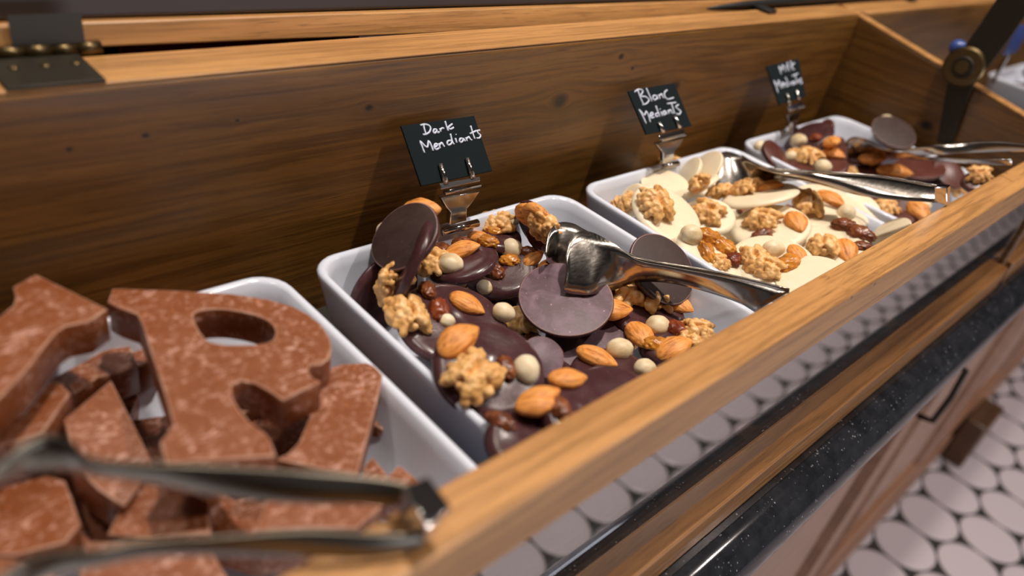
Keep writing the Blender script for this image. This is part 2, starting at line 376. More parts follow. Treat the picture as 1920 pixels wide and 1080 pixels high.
# hinge of the lid at the left
h0, h1 = at(40, 168, z=HB + .002), at(200, 157, z=HB + .002)
t = box_obj('hinge', (h0.x - .004, h0.y + .001, HB + .0013), (h1.x + .001, .2085, HB + .0026), M['darkbrass'], BOX, .0004)
bm = bmesh.new(); n = 5; x0, x1 = h0.x - .007, h1.x + .010
for k in range(n):
    a, b = x0 + (x1 - x0) * k / n, x0 + (x1 - x0) * (k + 1) / n - .0005
    bmb = bm; tube(bmb, [(a, .2105, HB + .0035), (b, .2105, HB + .0035)], .0024 if k % 2 else .0027, 14)
obj('barrel', bm, M['brass'], t)
bm = bmesh.new(); a, b = at(28, 90, y=.2075), at(165, 90, y=.2075)
hexa(bm, [(a.x, .2098, HB + .006), (b.x, .2098, HB + .006), (b.x, .2105, HB + .006), (a.x, .2105, HB + .006), (a.x, .2108, HB + .0165), (b.x, .2108, HB + .0165), (b.x, .2114, HB + .0165), (a.x, .2114, HB + .0165)]); obj('upper_leaf', bm, M['darkbrass'], t, smooth=False)
for k in range(3):
    bm = bmesh.new(); bmesh.ops.create_uvsphere(bm, u_segments=12, v_segments=6, radius=.0018); bmesh.ops.scale(bm, verts=bm.verts, vec=(1, 1, .35)); bmesh.ops.translate(bm, verts=bm.verts, vec=(h0.x + .003 + k * .010, .199, HB + .0027)); obj('screw', bm, M['brass'], t)

# brass lid stay on the right end panel
t = None
def flat_bar(pts_px, x, half, th, name, mat):
    P = [at(u, v, x=x) for u, v in pts_px]; bm = bmesh.new(); L = []
    for i, p in enumerate(P):
        tt = (P[min(i + 1, len(P) - 1)] - P[max(i - 1, 0)]).normalized(); nn = Vector((0, -tt.z, tt.y)).normalized(); h = half[i]
        L.append([bm.verts.new(p + nn * s * h + Vector((dx, 0, 0))) for s, dx in ((-1, -th), (1, -th), (1, th), (-1, th))])
    for a, b in zip(L, L[1:]):
        for k in range(4): bm.faces.new((a[k], a[(k + 1) % 4], b[(k + 1) % 4], b[k]))
    bm.faces.new(L[0][::-1]); bm.faces.new(L[-1]); o = obj(name, bm, mat, t, smooth=False); bevel(o, .0006); return o
pc = at(1806, 126, x=XE - .010)
bm = bmesh.new(); bmesh.ops.create_cone(bm, cap_ends=True, segments=36, radius1=.0165, radius2=.0145, depth=.003); bmesh.ops.rotate(bm, verts=bm.verts, matrix=Matrix.Rotation(-PI / 2, 3, 'Y')); bmesh.ops.translate(bm, verts=bm.verts, vec=pc); t = obj('lid_stay', bm, M['brass'], BOX, smooth=False); bevel(t, .0006); t['label'] = 'aged brass lid stay'
flat_bar([(1812, 118), (1792, 190), (1772, 268)], XE - .0045, [.011, .0085, .006], .0012, 'lower_arm', M['darkbrass'])
flat_bar([(1815, 128), (1865, 60), (1925, -30), (1990, -130)], XE - .0075, [.012, .0125, .0125, .0125], .0012, 'upper_arm', M['darkbrass'])
pc = at(1806, 126, x=XE - .010)
for nm, r, dx, dep, mt in (('pivot_ring', .009, -.002, .002, 'darkbrass'), ('pivot_screw', .0055, -.003, .003, 'brass')):
    bm = bmesh.new(); bmesh.ops.create_cone(bm, cap_ends=True, segments=36, radius1=r, radius2=r * .88, depth=dep); bmesh.ops.rotate(bm, verts=bm.verts, matrix=Matrix.Rotation(-PI / 2, 3, 'Y')); bmesh.ops.translate(bm, verts=bm.verts, vec=pc + Vector((dx, 0, 0))); obj(nm, bm, M[mt], t, smooth=False)
kb = at(1795, 90, x=XE - .002)
bm = bmesh.new(); bmesh.ops.create_uvsphere(bm, u_segments=20, v_segments=12, radius=.0068); bmesh.ops.translate(bm, verts=bm.verts, vec=kb); obj('blue_knob', bm, M['blue'], t)

# black mechanism lying along the top of the back panel, right
t = None
bm = bmesh.new(); tube(bm, [(.41, .216, HB + .0012), (.50, .2145, HB + .0034), (.60, .214, HB + .0045), (.88, .214, HB + .0055)], [.0008, .003, .004, .005], 12); t = obj('lid_rod', bm, M['black'], BOX)
box_obj('catch', (.508, .197, HB + .0013), (.520, .2135, HB + .0042), M['black'], t, .0006)
box_obj('catch', (.80, .199, HB + .0013), (.815, .2135, HB + .0062), M['black'], t, .0006)

# ------------------------------------------------------------------ trays
TW, TG, TX0, TY, ZT = .17, .0147, .083, .1566, -.0343
TB = -.0863
def rrect(bm, x0, x1, y0, y1, r, z, bow=0, seg=6):
    L = []
    cs = ((x1 - r, y1 - r, 0), (x0 + r, y1 - r, PI / 2), (x0 + r, y0 + r, PI), (x1 - r, y0 + r, 1.5 * PI))
    for i, (cx, cy, a0) in enumerate(cs):
        for k in range(seg + 1):
            a = a0 + PI / 2 * k / seg; L.append(Vector((cx + r * math.cos(a), cy + r * math.sin(a), z)))
        nx, ny, na = cs[(i + 1) % 4]; p = L[-1]; q = Vector((nx + r * math.cos(na), ny + r * math.sin(na), z))
        for k in range(1, 6): L.append(p.lerp(q, k / 6))
    cx, cy = (x0 + x1) / 2, (y0 + y1) / 2; hx, hy = (x1 - x0) / 2, (y1 - y0) / 2
    out = []
    for p in L:
        dx, dy = (p.x - cx) / hx, (p.y - cy) / hy
        p.x += bow * math.copysign(max(0, 1 - dy * dy), dx) * max(0, abs(dx) - .8) * 5 * .5
        out.append(bm.verts.new(p))
    return out
def tray(i, label, x0=None):
    x0 = TX0 + (i - 2) * (TW + TG) if x0 is None else x0
    x1, y1 = x0 + TW, TY; y0 = TY - .165 + .0005
    y0 = -.0120
    bm = bmesh.new(); R = []
    zs = [(ZT - TB), ]
    prof = [(.026, TB, 1), (.018, TB + .0003, 1), (.0125, TB + .006, 1), (.004, TB + .032, 1), (.0006, ZT - .004, 1), (0, ZT - .0012, 1), (.0008, ZT, 1), (.0026, ZT + .0003, 1), (.0040, ZT - .0012, 1), (.0052, ZT - .006, 1), (.0085, TB + .032, 1), (.018, TB + .009, 1), (.026, TB + .0048, 1), (.040, TB + .0042, 1)]
    for ins, z, _ in prof: R.append(rrect(bm, x0 + ins, x1 - ins, y0 + ins, y1 - ins, max(.004, .014 - ins * .25), z, bow=.0018))
    for a, b in zip(R, R[1:]):
        n = len(a)
        for k in range(n): bm.faces.new((a[k], a[(k + 1) % n], b[(k + 1) % n], b[k]))
    bm.faces.new(R[0][::-1]); bm.faces.new(R[-1])
    o = obj('serving_tray', bm, M['porcelain']); props(o, label, 'tray', 'square white porcelain trays in the display box')
    return o
tray(1, 'square white porcelain tray at left, heaped with brown chocolate letters')
tray(2, 'square white porcelain tray heaped with dark chocolate mendiants, second from left')
tray(3, 'square white porcelain tray heaped with cream white chocolate mendiants')
tray(4, 'square white porcelain tray of milk chocolate mendiants beside the right end panel')

# ------------------------------------------------------------------ nuts and dried fruit (meshes shared by every copy)
def m_from(bm, mat, name):
    me = bpy.data.meshes.new(name); bmesh.ops.recalc_face_normals(bm, faces=bm.faces); bm.to_mesh(me); bm.free(); me.materials.append(mat)
    for p in me.polygons: p.use_smooth = True
    return me
def almond_me(sd):
    bm = bmesh.new(); bmesh.ops.create_uvsphere(bm, u_segments=28, v_segments=20, radius=1); rnd = random.Random(sd); bend = rnd.uniform(-.12, .12)
    for v in bm.verts:
        x, y, z = v.co.z, v.co.x, v.co.y
        k = (1 - .34 * x) if x > 0 else (1 + .04 * x); k *= (1 - .35 * max(0, x) ** 4)
        rid = 1 + .03 * math.sin(9 * math.atan2(z, y) + 3 * noise.noise(Vector((x * 2, y, z)) + Vector((sd, 0, 0))))
        X = x * 1.0; v.co = Vector((X * .0102, (y * k * rid + bend * (1 - x * x)) * .0068, z * k * rid * .0042))
    return m_from(bm, M['almond'], 'almond')
def walnut_me(sd):
    """half kernel: two lobes of plump winding folds with a cleft between them"""
    bm = bmesh.new(); bmesh.ops.create_icosphere(bm, subdivisions=5, radius=1); rnd = random.Random(sd * 17 + 3); o = Vector((sd * 7.3, sd * 2.1, 0)); B = []
    for side in (-1, 1):
        for fold in range(6):
            a0 = -1.15 + fold * .46 + rnd.uniform(-.10, .10); wob = rnd.uniform(-.35, .35)
            for k in range(5):          # each fold is a short chain of blobs from the cleft outwards and down
                t = .20 + .80 * k / 4 + rnd.uniform(-.03, .03); ang = a0 + wob * (t - .5) + .10 * math.sin(6 * t + sd)
                x = math.sin(ang) * (.30 + .62 * t); y = side * (.12 + .66 * t) * math.cos(ang * .75); z = .52 * math.cos(t * 1.45) + rnd.uniform(-.04, .07)
                B.append((Vector((x, y, z)), .188 + rnd.uniform(-.03, .035) * (1 if k % 2 else 1.3)))
    B.append((Vector((0, 0, 0)), .38)); B.append((Vector((.4, .0, .0)), .30)); B.append((Vector((-.4, 0, 0)), .30)); B.append((Vector((.62, 0, .18)), .16)); B.append((Vector((-.62, 0, .2)), .17)); B.append((Vector((.1, .45, -.1)), .4)); B.append((Vector((-.1, -.45, -.1)), .4))
    for v in bm.verts:
        d = v.co.normalized(); r = .25
        for c, R in B:
            b = d.dot(c); q = R * R - c.length_squared + b * b
            if q > 0: r = max(r, b + math.sqrt(q))
        r *= 1 + .05 * noise.noise(d * 7 + o) + .02 * noise.noise(d * 20 + o)
        v.co = Vector((d.x * r * .0108, d.y * r * .0104, d.z * r * .0098))
    bmesh.ops.smooth_vert(bm, verts=bm.verts, factor=.2, use_axis_x=True, use_axis_y=True, use_axis_z=True)
    return m_from(bm, M['walnut'], 'walnut')
def hazel_me(sd):
    bm = bmesh.new(); bmesh.ops.create_uvsphere(bm, u_segments=24, v_segments=16, radius=1); o = Vector((sd * 3.1, 0, 0))
    for v in bm.verts:
        p = v.co.copy(); h = 1 + .05 * noise.noise(p * 2 + o) + .16 * max(0, p.z) ** 6; v.co = Vector((p.z * h * .0060, p.x * h * .0056, p.y * h * .0054))
    return m_from(bm, M['hazelnut'], 'hazelnut')
def raisin_me(sd, mat):
    bm = bmesh.new(); bmesh.ops.create_icosphere(bm, subdivisions=4, radius=1); o = Vector((sd * 5.7, sd, 0))
    for v in bm.verts:
        p = v.co.copy(); r = abs(noise.noise(Vector((p.x * 1.4, p.y * 2.6, p.z * 2.6)) + o)); h = .84 + .5 * min(r, .4) + .08 * noise.noise(p * 6 + o)
        v.co = Vector((p.x * h * .0062, p.y * h * .0041, p.z * h * .0034))
    return m_from(bm, mat, 'raisin')
NUT = {'A': [almond_me(i) for i in range(3)], 'W': [walnut_me(i) for i in range(6)], 'H': [hazel_me(i) for i in range(3)], 'R': [raisin_me(i, M['raisin']) for i in range(3)], 'G': [raisin_me(i + 4, M['golden']) for i in range(2)], 'E': [raisin_me(i + 8, M['red']) for i in range(2)]}
NNAME = {'A': ('almond', .0022), 'W': ('walnut', .0030), 'H': ('hazelnut', .0034), 'R': ('raisin', .0018), 'G': ('raisin', .0018), 'E': ('raisin', .0018)}
NLAB = {'G': 'golden raisin', 'E': 'reddish raisin'}

# ------------------------------------------------------------------ mendiants
def disc_bm(r, th, sd, nuts):
    bm = bmesh.new(); o = Vector((sd * 1.7, sd * .3, 0)); SEG = 64
    def rad(a): return r * (1 + .03 * noise.noise(Vector((math.cos(a) * 1.2, math.sin(a) * 1.2, sd * 2.3))))
    rings = []
    tops = [(0, 1), (.12, 1), (.25, 1), (.38, 1), (.5, 1), (.62, 1), (.72, .99), (.80, .97), (.87, .92), (.93, .80), (.97, .62), (.995, .38), (1.0, .18), (.985, .04), (.96, 0)]
    for f, hh in tops[1:]:
        L = []
        for k in range(SEG):
            a = 2 * PI * k / SEG; R = rad(a) * f; x, y = R * math.cos(a), R * math.sin(a)
            z = th * hh
            if hh > .5:
                z += .0004 * noise.noise(Vector((x * 90, y * 90, sd)))
                for nx, ny in nuts:
                    dd = math.hypot(x - nx, y - ny); z += .0011 * math.exp(-(dd / .0085) ** 2) * min(1, (hh - .5) * 2)
            L.append(bm.verts.new((x, y, z)))
        rings.append(L)
    c = bm.verts.new((0, 0, th)); cb = bm.verts.new((0, 0, 0))
    for k in range(SEG): bm.faces.new((c, rings[0][k], rings[0][(k + 1) % SEG])); bm.faces.new((cb, rings[-1][(k + 1) % SEG], rings[-1][k]))
    for a, b in zip(rings, rings[1:]):
        for k in range(SEG): bm.faces.new((a[k], b[k], b[(k + 1) % SEG], a[(k + 1) % SEG]))
    return bm
CNT = [0]
def mendiant(kind, u, v, a, b, th, sg, z, face, nuts, label, group, thick=.0042, R=None, back='dark_back'):
    """ellipse seen in the photograph (centre, semi-axes, angle) -> a real disc standing at height z"""
    CNT[0] += 1; sd = CNT[0]
    P = at(u, v, z=z); d = ray(u, v); depth = P.__sub__(CAM_C).dot(Vector(CAM_R[2])); e = d.normalized()
    eu = Vector(CAM_R[0]); eu = (eu - e * eu.dot(e)).normalized(); ev = Vector(CAM_R[1]); ev = (ev - e * ev.dot(e) - eu * ev.dot(eu)).normalized()
    t = math.radians(th); c = min(1, b / a); s = math.sqrt(max(0, 1 - c * c))
    mj = (eu * math.cos(t) + ev * math.sin(t)); mn = (ev * math.cos(t) - eu * math.sin(t))
    n = (-e * c + mn * sg * s).normalized()
    r = a / F_PX * depth if R is None else R
    nt = n * face                                   # side that carries the nuts
    X = (mj - nt * mj.dot(nt)).normalized(); Y = nt.cross(X)
    off = -.5 * thick * nt
    mw = Matrix.Translation(P + off) @ Matrix((X, Y, nt)).transposed().to_4x4()
    inv = mw.inverted(); locs = []
    for q in nuts:
        p = on_plane(q[1], q[2], P + nt * thick * .5, nt); lp = inv @ p; ang = q[3] if len(q) > 3 else random.uniform(0, 180)
        p2 = on_plane(q[1] + 12 * math.cos(math.radians(ang)), q[2] + 12 * math.sin(math.radians(ang)), P + nt * thick * .5, nt); l2 = inv @ p2 - lp
        lim = r * 1.02
        if math.hypot(lp.x, lp.y) > lim: k = lim / math.hypot(lp.x, lp.y); lp.x *= k; lp.y *= k
        locs.append((q, lp.x, lp.y, math.atan2(l2.y, l2.x)))
    me = {'D': 'dark_top', 'K': 'milk_top', 'C': 'white_top'}[kind]
    root = obj('mendiant', disc_bm(r, thick, sd, [(x, y) for _, x, y, _ in locs]), None, mw=mw)
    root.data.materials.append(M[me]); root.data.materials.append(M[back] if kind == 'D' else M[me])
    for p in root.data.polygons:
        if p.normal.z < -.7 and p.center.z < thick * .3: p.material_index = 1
    if kind == 'D':
        root.data.materials.append(M['worn_edge'])
        for p in root.data.polygons:
            rr_ = math.hypot(p.center.x, p.center.y)
            if p.center.z < thick * .03 and rr_ > r * .9: p.material_index = 2
    props(root, label, 'chocolate', group)
    for i, (q, x, y, an) in enumerate(locs):
        nm, zz = NNAME[q[0]]; mesh = NUT[q[0]][(sd + i) % len(NUT[q[0]])]
        c_ = bpy.data.objects.new(nm, mesh); COL.objects.link(c_); c_.parent = root; sc = q[4] if len(q) > 4 else 1
        c_.location = (x, y, thick + zz * sc * .75); c_.rotation_euler = (random.uniform(-.15, .15), random.uniform(-.2, .2), an); c_.scale = (sc,) * 3
        if q[0] in NLAB: c_['label'] = NLAB[q[0]]
    return root, r
GD, GC, GK = 'dark chocolate mendiants in the second tray', 'white chocolate mendiants in the third tray', 'milk chocolate mendiants in the right tray'
DARK = [
 # hidden lower layer first
 (905, 640, 100, 62, 10, -1, -.070, 1, [('W', 980, 612, 20), ('R', 1000, 640)], 'dark chocolate mendiant lying deep in the middle of the dark pile', .0),
 (1125, 602, 74, 46, 12, -1, -.062, 1, [('R', 985, 590), ('W', 1190, 640)], 'dark chocolate mendiant buried right below the tongs in the dark pile', .0),
 (900, 545, 85, 48, 5, -1, -.066, 1, [('W', 905, 545)], 'dark chocolate mendiant under the almond and raisin ones at the back of the dark pile', .0),
 (1010, 720, 95, 60, 12, -1, -.062, 1, [('R', 1060, 715), ('E', 1035, 660)], 'dark chocolate mendiant wedged between the front discs and the big almond one', .0),
 (1090, 520, 75, 42, 8, -1, -.068, 1, [], 'dark chocolate mendiant lying beneath the scoop of the tongs', .0),
 (762, 446, 74, 50, -47, -1, -.018, -1, [('A', 786, 391, -10), ('H', 722, 430, 0)], 'upright dark chocolate mendiant at the back left seen from its plain back', 0),
 (722, 556, 84, 52, -58, 1, -.052, 1, [('W', 736, 512, 60), ('R', 752, 470)], 'dark chocolate mendiant leaning against the left rim in deep shade', 0),
 (767, 493, 93, 11, -66, -1, -.028, 1, [('W', 741, 535, -60, .9), ('A', 763, 455, -55), ('R', 783, 410)], 'dark chocolate mendiant standing on edge at the back left of the pile', 0),
 (929, 446, 50, 22, 3, -1, -.045, 1, [('W', 930, 428, 5), ('G', 925, 438, 5), ('H', 957, 420, 0, .8), ('A', 900, 450, 10, .7)], 'small dark chocolate mendiant with a walnut at the back wall of the tray', 0),
 (1012, 432, 64, 26, 52, 1, -.038, 1, [('A', 993, 398, 12), ('A', 1012, 389, 20), ('E', 1011, 444, 50, 1.3), ('E', 1024, 430, 60), ('W', 1046, 414, 40)], 'dark chocolate mendiant with two almonds on top tipped up at the back', 0),
 (866, 492, 68, 34, -16, -1, -.040, 1, [('A', 867, 476, -8), ('H', 846, 503, 0), ('W', 812, 500, 10), ('R', 868, 461, 0), ('R', 830, 472), ('G', 916, 458, 10)], 'dark chocolate mendiant with a single light almond near its rim, back left', 0),
 (938, 507, 74, 50, -10, -1, -.053, 1, [('H', 960, 473, 30), ('G', 957, 493, 0), ('R', 927, 513, 40, 1.2), ('R', 990, 478, 0), ('G', 910, 465), ('H', 909, 543, 40, .7), ('A', 1000, 488, -30, .7)], 'dark chocolate mendiant with a hazelnut and dark raisins left of the tongs', 0),
 (848, 606, 107, 76, 18, -1, -.044, 1, [('W', 761, 600, 60, 1.05), ('R', 800, 548, 80), ('E', 823, 589, 80, 1.2), ('A', 875, 573, 30, .9), ('H', 941, 592, 10, .85), ('H', 836, 606, 0, .6)], 'large dark chocolate mendiant with a walnut at its left edge and a central almond', 0),
 (1238, 506, 73, 52, 56, -1, -.034, -1, [('W', 1180, 545, 0)], 'dark chocolate mendiant standing with its dull back towards the right rim', 0),
 (1213, 586, 80, 46, 27, -1, -.050, 1, [('W', 1222, 564, 60), ('A', 1266, 571, 35), ('R', 1158, 551, 40), ('E', 1172, 560, 20)], 'dark chocolate mendiant with walnut and almond side by side below the tongs handle', 0),
 (1105, 645, 84, 66, 14, -1, -.058, -1, [], 'plain dark chocolate mendiant lying upside down beneath the pale purple one', 0),
 (1060, 563, 90, 69, 10, -1, -.0435, -1, [('A', 1043, 487, 0), ('A', 1150, 575, 0)], 'purple bloomed mendiant lying upside down in front of the tongs scoop', 0),
 (1255, 650, 58, 36, 5, -1, -.050, 1, [('H', 1232, 619, 0), ('G', 1229, 651, 0, 1.1), ('A', 1198, 634, 50), ('A', 1265, 658, -20), ('W', 1308, 627, 0, .8), ('E', 1272, 626, 30, 1.3), ('W', 1290, 640, 0, .6)], 'small dark chocolate mendiant crowded with nuts next to the front rail', 0),
 (1150, 702, 82, 44, 14, -1, -.050, 1, [('A', 1118, 675, 20), ('H', 1158, 664, 0), ('H', 1206, 697, 0, .8)], 'dark chocolate mendiant with an almond and a hazelnut near the front rail', 0),
 (1146, 738, 72, 52, 14, -1, -.027, 1, [], 'smooth bare dark chocolate mendiant pushed under the front rail, the right one', 0),
 (1015, 672, 42, 38, 30, -1, -.046, -1, [], 'small reddish dark chocolate mendiant beside the big almond one', 0),
 (1082, 775, 74, 54, 12, -1, -.025, 1, [('A', 1006, 750, -15, .85), ('A', 994, 764, 0, .85), ('R', 1048, 770, 60), ('A', 1062, 708, -10, .8)], 'bare dark chocolate mendiant at the front with two almonds behind its left edge', 0),
 (917, 690, 108, 88, 22, -1, -.031, 1, [('A', 860, 644, -33, 1.0), ('W', 884, 714, -40, 1.08), ('R', 947, 694, 70), ('H', 984, 698, 70, .95)], 'big dark chocolate mendiant in front with one large almond and a large walnut', 0),
 (985, 826, 78, 58, 12, -1, -.032, 1, [('R', 942, 796, 30, .9), ('R', 925, 784, 0, .6)], 'dark chocolate mendiant in the front left corner with a single raisin', 0),
]
for q in DARK: mendiant('D', *q[:9], q[9], GD, back='dark_under' if ('purple' in q[9] or 'pale purple' in q[9] or 'reddish' in q[9]) else 'dark_back')
WHITE = [
 (1345, 440, 80, 42, 12, -1, -.062, 1, [], 'white chocolate mendiant lying flat under the left part of the cream pile', 0),
 (1470, 470, 85, 45, 10, -1, -.062, 1, [('R', 1345, 520)], 'white chocolate mendiant lying deep in the middle of the cream pile', 0),
 (1560, 430, 80, 42, 8, -1, -.060, 1, [('R', 1580, 430)], 'white chocolate mendiant lying deep at the right of the cream pile', 0),
 (1430, 385, 75, 36, 8, -1, -.060, 1, [('R', 1480, 395), ('R', 1395, 400)], 'white chocolate mendiant lying deep below the tongs scoop', 0),
 (1290, 335, 60, 30, 8, -1, -.055, 1, [('W', 1258, 318, 10), ('W', 1290, 350)], 'white chocolate mendiant lying flat by the sign clip at the back', 0),
 (1321, 322, 45, 22, -50, -1, -.036, -1, [], 'cream mendiant leaning upright on the back rim behind the tongs scoop', 0),
 (1291, 328, 36, 15, -55, -1, -.038, -1, [], 'small cream mendiant leaning on the back rim beside the sign clip', 0),
 (1246, 348, 46, 25, 14, -1, -.040, -1, [], 'cream mendiant with shaded amber back at the back left of the third tray', 0),
 (1308, 352, 44, 6, -32, -1, -.036, 1, [('W', 1332, 352, 0, .8)], 'cream mendiant standing on edge just left of the tongs scoop', 0),
 (1186, 375, 34, 22, -60, -1, -.040, 1, [('W', 1181, 385, 70, .75), ('W', 1160, 385, 70, .5)], 'cream mendiant leaning in the back left corner with a small walnut', 0),
 (1252, 402, 74, 42, 38, -1, -.036, 1, [('W', 1225, 391, 60, 1.15)], 'cream mendiant leaning on the left rim with one big walnut on its upper half', 0),
 (1330, 405, 50, 32, 12, -1, -.042, 1, [('W', 1327, 404, 20)], 'cream mendiant with one walnut in its centre, left middle of the pile', 0),
 (1425, 366, 72, 17, -10, -1, -.034, 1, [('W', 1403, 361, 0), ('A', 1443, 355, -5), ('W', 1335, 369, 0, .9)], 'thin cream mendiant propped nearly edge-on under the tongs with walnut and almond', 0),
 (1560, 385, 72, 30, 25, -1, -.036, 1, [('A', 1556, 378, 35, 1.1), ('H', 1584, 404, 0), ('W', 1511, 388, 60, 1.1), ('R', 1483, 392, 0)], 'cream mendiant at the back with an almond, a walnut and a pale hazelnut', 0),
 (1604, 404, 48, 40, 35, -1, -.042, -1, [], 'plain cream mendiant lying face down near the right rim of its tray', 0),
 (1445, 425, 72, 42, -2, -1, -.040, 1, [('W', 1430, 420, 10, 1.05), ('R', 1428, 446, -20, 1.2), ('A', 1492, 420, 55)], 'cream mendiant with a walnut in its middle and an almond at its right edge', 0),
 (1336, 480, 74, 40, 38, -1, -.040, 1, [('H', 1291, 447, 0, 1.1), ('G', 1326, 450, 20, 1.4), ('G', 1350, 466, 30, 1.4), ('G', 1322, 478, 60, 1.2), ('E', 1372, 490, -60, 1.2), ('W', 1345, 495, 0, .6)], 'cream mendiant covered with golden raisins leaning on the left rim', 0),
 (1538, 412, 34, 20, 5, -1, -.038, 1, [], 'small folded cream mendiant fragment in the middle of the third tray', 0),
 (1556, 465, 76, 44, 6, -1, -.040, 1, [('W', 1543, 470, 80, 1.0), ('A', 1584, 475, 70), ('R', 1582, 427, 10, 1.3), ('R', 1612, 443, 20, 1.4), ('R', 1624, 447, 20), ('R', 1617, 466, 0)], 'cream mendiant beside the front rail with walnut and upright almond', 0),
 (1450, 492, 82, 50, 12, -1, -.038, 1, [('H', 1447, 475, 0, 1.0), ('W', 1413, 492, 60, .9), ('W', 1436, 508, 20, .9), ('G', 1475, 500, -30, 1.4), ('A', 1494, 482, 50, .8)], 'cream mendiant in front with hazelnut, walnut pieces and a golden raisin', 0),
 (1528, 528, 72, 46, 8, -1, -.034, -1, [], 'plain cream mendiant lying face down against the front rail', 0),
 (1672, 436, 38, 18, -30, -1, -.032, -1, [], 'cream mendiant propped upright at the right corner by the front rail', 0),
]
for q in WHITE: mendiant('C', *q[:9], q[9], GC, thick=.0038)
MILK = [
 (1640, 345, 62, 26, 8, -1, -.058, 1, [], 'milk chocolate mendiant at the bottom of the right tray, in its middle', 0),
 (1720, 345, 52, 24, 8, -1, -.050, 1, [], 'milk chocolate mendiant at the bottom of the right tray, by the rail', 0),
 (1560, 290, 60, 25, 8, -1, -.058, 1, [], 'milk chocolate mendiant at the bottom of the right tray, at the back', 0),
 (1665, 395, 55, 26, 10, -1, -.046, 1, [('W', 1659, 396, 0, .9), ('A', 1719, 399, 45, 1.1), ('H', 1755, 392, 0), ('W', 1690, 380, 0, .5)], 'milk chocolate mendiant below the middle tongs with walnut and almond by the rail', 0),
 (1708, 392, 30, 26, 10, -1, -.040, 1, [('A', 1722, 398, 50)], 'purple brown mendiant with an almond right against the front rail', 0),
 (1452, 293, 34, 14, 55, -1, -.036, -1, [('H', 1431, 274, 0)], 'milk chocolate mendiant leaning in the left corner with a hazelnut on it', 0),
 (1516, 258, 46, 24, -25, -1, -.034, 1, [('H', 1499, 270, 0, 1.1), ('E', 1530, 262, 0)], 'dark upright mendiant at the back of the right tray with a round hazelnut', 0),
 (1548, 243, 20, 12, -60, -1, -.026, -1, [], 'small mendiant showing its grey back at the back right corner', 0),
 (1540, 274, 42, 8, -18, -1, -.034, 1, [('A', 1562, 270, 20), ('E', 1536, 261, 0, 1.2)], 'milk chocolate mendiant lying nearly edge-on with an almond at its end', 0),
 (1530, 306, 58, 26, 6, -1, -.040, 1, [('W', 1516, 300, 20, 1.0), ('H', 1541, 318, 0), ('A', 1560, 291, 20, 1.1), ('H', 1482, 298, 0, .8), ('W', 1490, 292, 0, .6)], 'milk chocolate mendiant with walnut, almond and hazelnut at the left of the right tray', 0),
 (1674, 250, 42, 25, 30, -1, -.028, -1, [('H', 1664, 221, 0), ('W', 1690, 272, 20, .9)], 'dark domed mendiant standing up behind the far tongs', 0),
 (1610, 285, 45, 20, 5, -1, -.036, 1, [('A', 1640, 305, 0)], 'milk chocolate mendiant lying behind the far tongs scoop', 0),
 (1640, 330, 52, 22, 5, -1, -.042, 1, [('A', 1677, 327, 5, 1.3), ('W', 1592, 326, 0, .6), ('R', 1640, 310)], 'milk chocolate mendiant with a long almond between the two tongs', 0),
 (1722, 318, 46, 19, 6, -1, -.038, -1, [('H', 1736, 306, 0)], 'plain reddish milk chocolate mendiant under the far tongs handle', 0),
 (1778, 325, 34, 20, 50, -1, -.036, -1, [('W', 1798, 348, 60, .8)], 'milk chocolate mendiant tipped against the right rim with a purple sheen', 0),
 (1828, 342, 24, 18, 10, -1, -.018, 1, [('W', 1836, 331, 0, .8)], 'milk chocolate mendiant with a walnut lying by the rail next to the end panel', 0),
]
for q in MILK: mendiant('D' if 'dark' in q[9] else 'K', *q[:9], q[9], GK, thick=.004)

# ------------------------------------------------------------------ chocolate letters
def C1(p): return (p[0] / 1.8, 480 + p[1] / 1.8)
def C2(p): return (460 + p[0] / 2.16, 580 + p[1] / 2.16)
def C8(p): return (p[0] / 3.4286, 780 + p[1] / 3.4286)
def letter(label, outline, z, hole=None, th=.0125, tilt=(0, 0), name='chocolate_letter', pivot=None):
    n = Vector((tilt[0], tilt[1], 1)).normalized(); cu = sum(p[0] for p in outline) / len(outline); cv = sum(p[1] for p in outline) / len(outline)
    P = at(cu, cv, z=z)
    cu_data = bpy.data.curves.new('outline', 'CURVE'); cu_data.dimensions = '2D'; cu_data.fill_mode = 'BOTH'
    X = Vector((1, 0, 0)); X = (X - n * X.dot(n)).normalized(); Y = n.cross(X)
    mw = Matrix.Translation(P) @ Matrix((X, Y, n)).transposed().to_4x4(); inv = mw.inverted()
    for poly in [outline] + ([hole] if hole else []):
        L = [inv @ on_plane(u, v, P, n) for u, v in poly]
        sp = cu_data.splines.new('POLY'); sp.points.add(len(L) - 1); sp.use_cyclic_u = True
        for q, p in zip(sp.points, L): q.co = (p.x, p.y, 0, 1)
    cu_data.extrude = th / 2; cu_data.bevel_depth = .0006; cu_data.bevel_resolution = 1; cu_data.offset = -.0006
    tmp = bpy.data.objects.new('tmp', cu_data); dg = bpy.context.evaluated_depsgraph_get(); me = bpy.data.meshes.new_from_object(tmp)
    bpy.data.objects.remove(tmp); bpy.data.curves.remove(cu_data)
    bm = bmesh.new(); bm.from_mesh(me); bmesh.ops.remove_doubles(bm, verts=bm.verts, dist=.00002)
    bmesh.ops.translate(bm, verts=bm.verts, vec=(0, 0, -th / 2)); bm.to_mesh(me); bm.free(); me.materials.clear(); me.materials.append(M['letter']); me.materials.append(M['letter_edge'])
    for p in me.polygons:
        p.material_index = 1 if .25 < abs(p.normal.z) < .97 else 0
    o = obj(name, me, M['letter'], smooth=False, mw=mw); props(o, label, 'chocolate', 'milk chocolate letters in the left tray'); return o
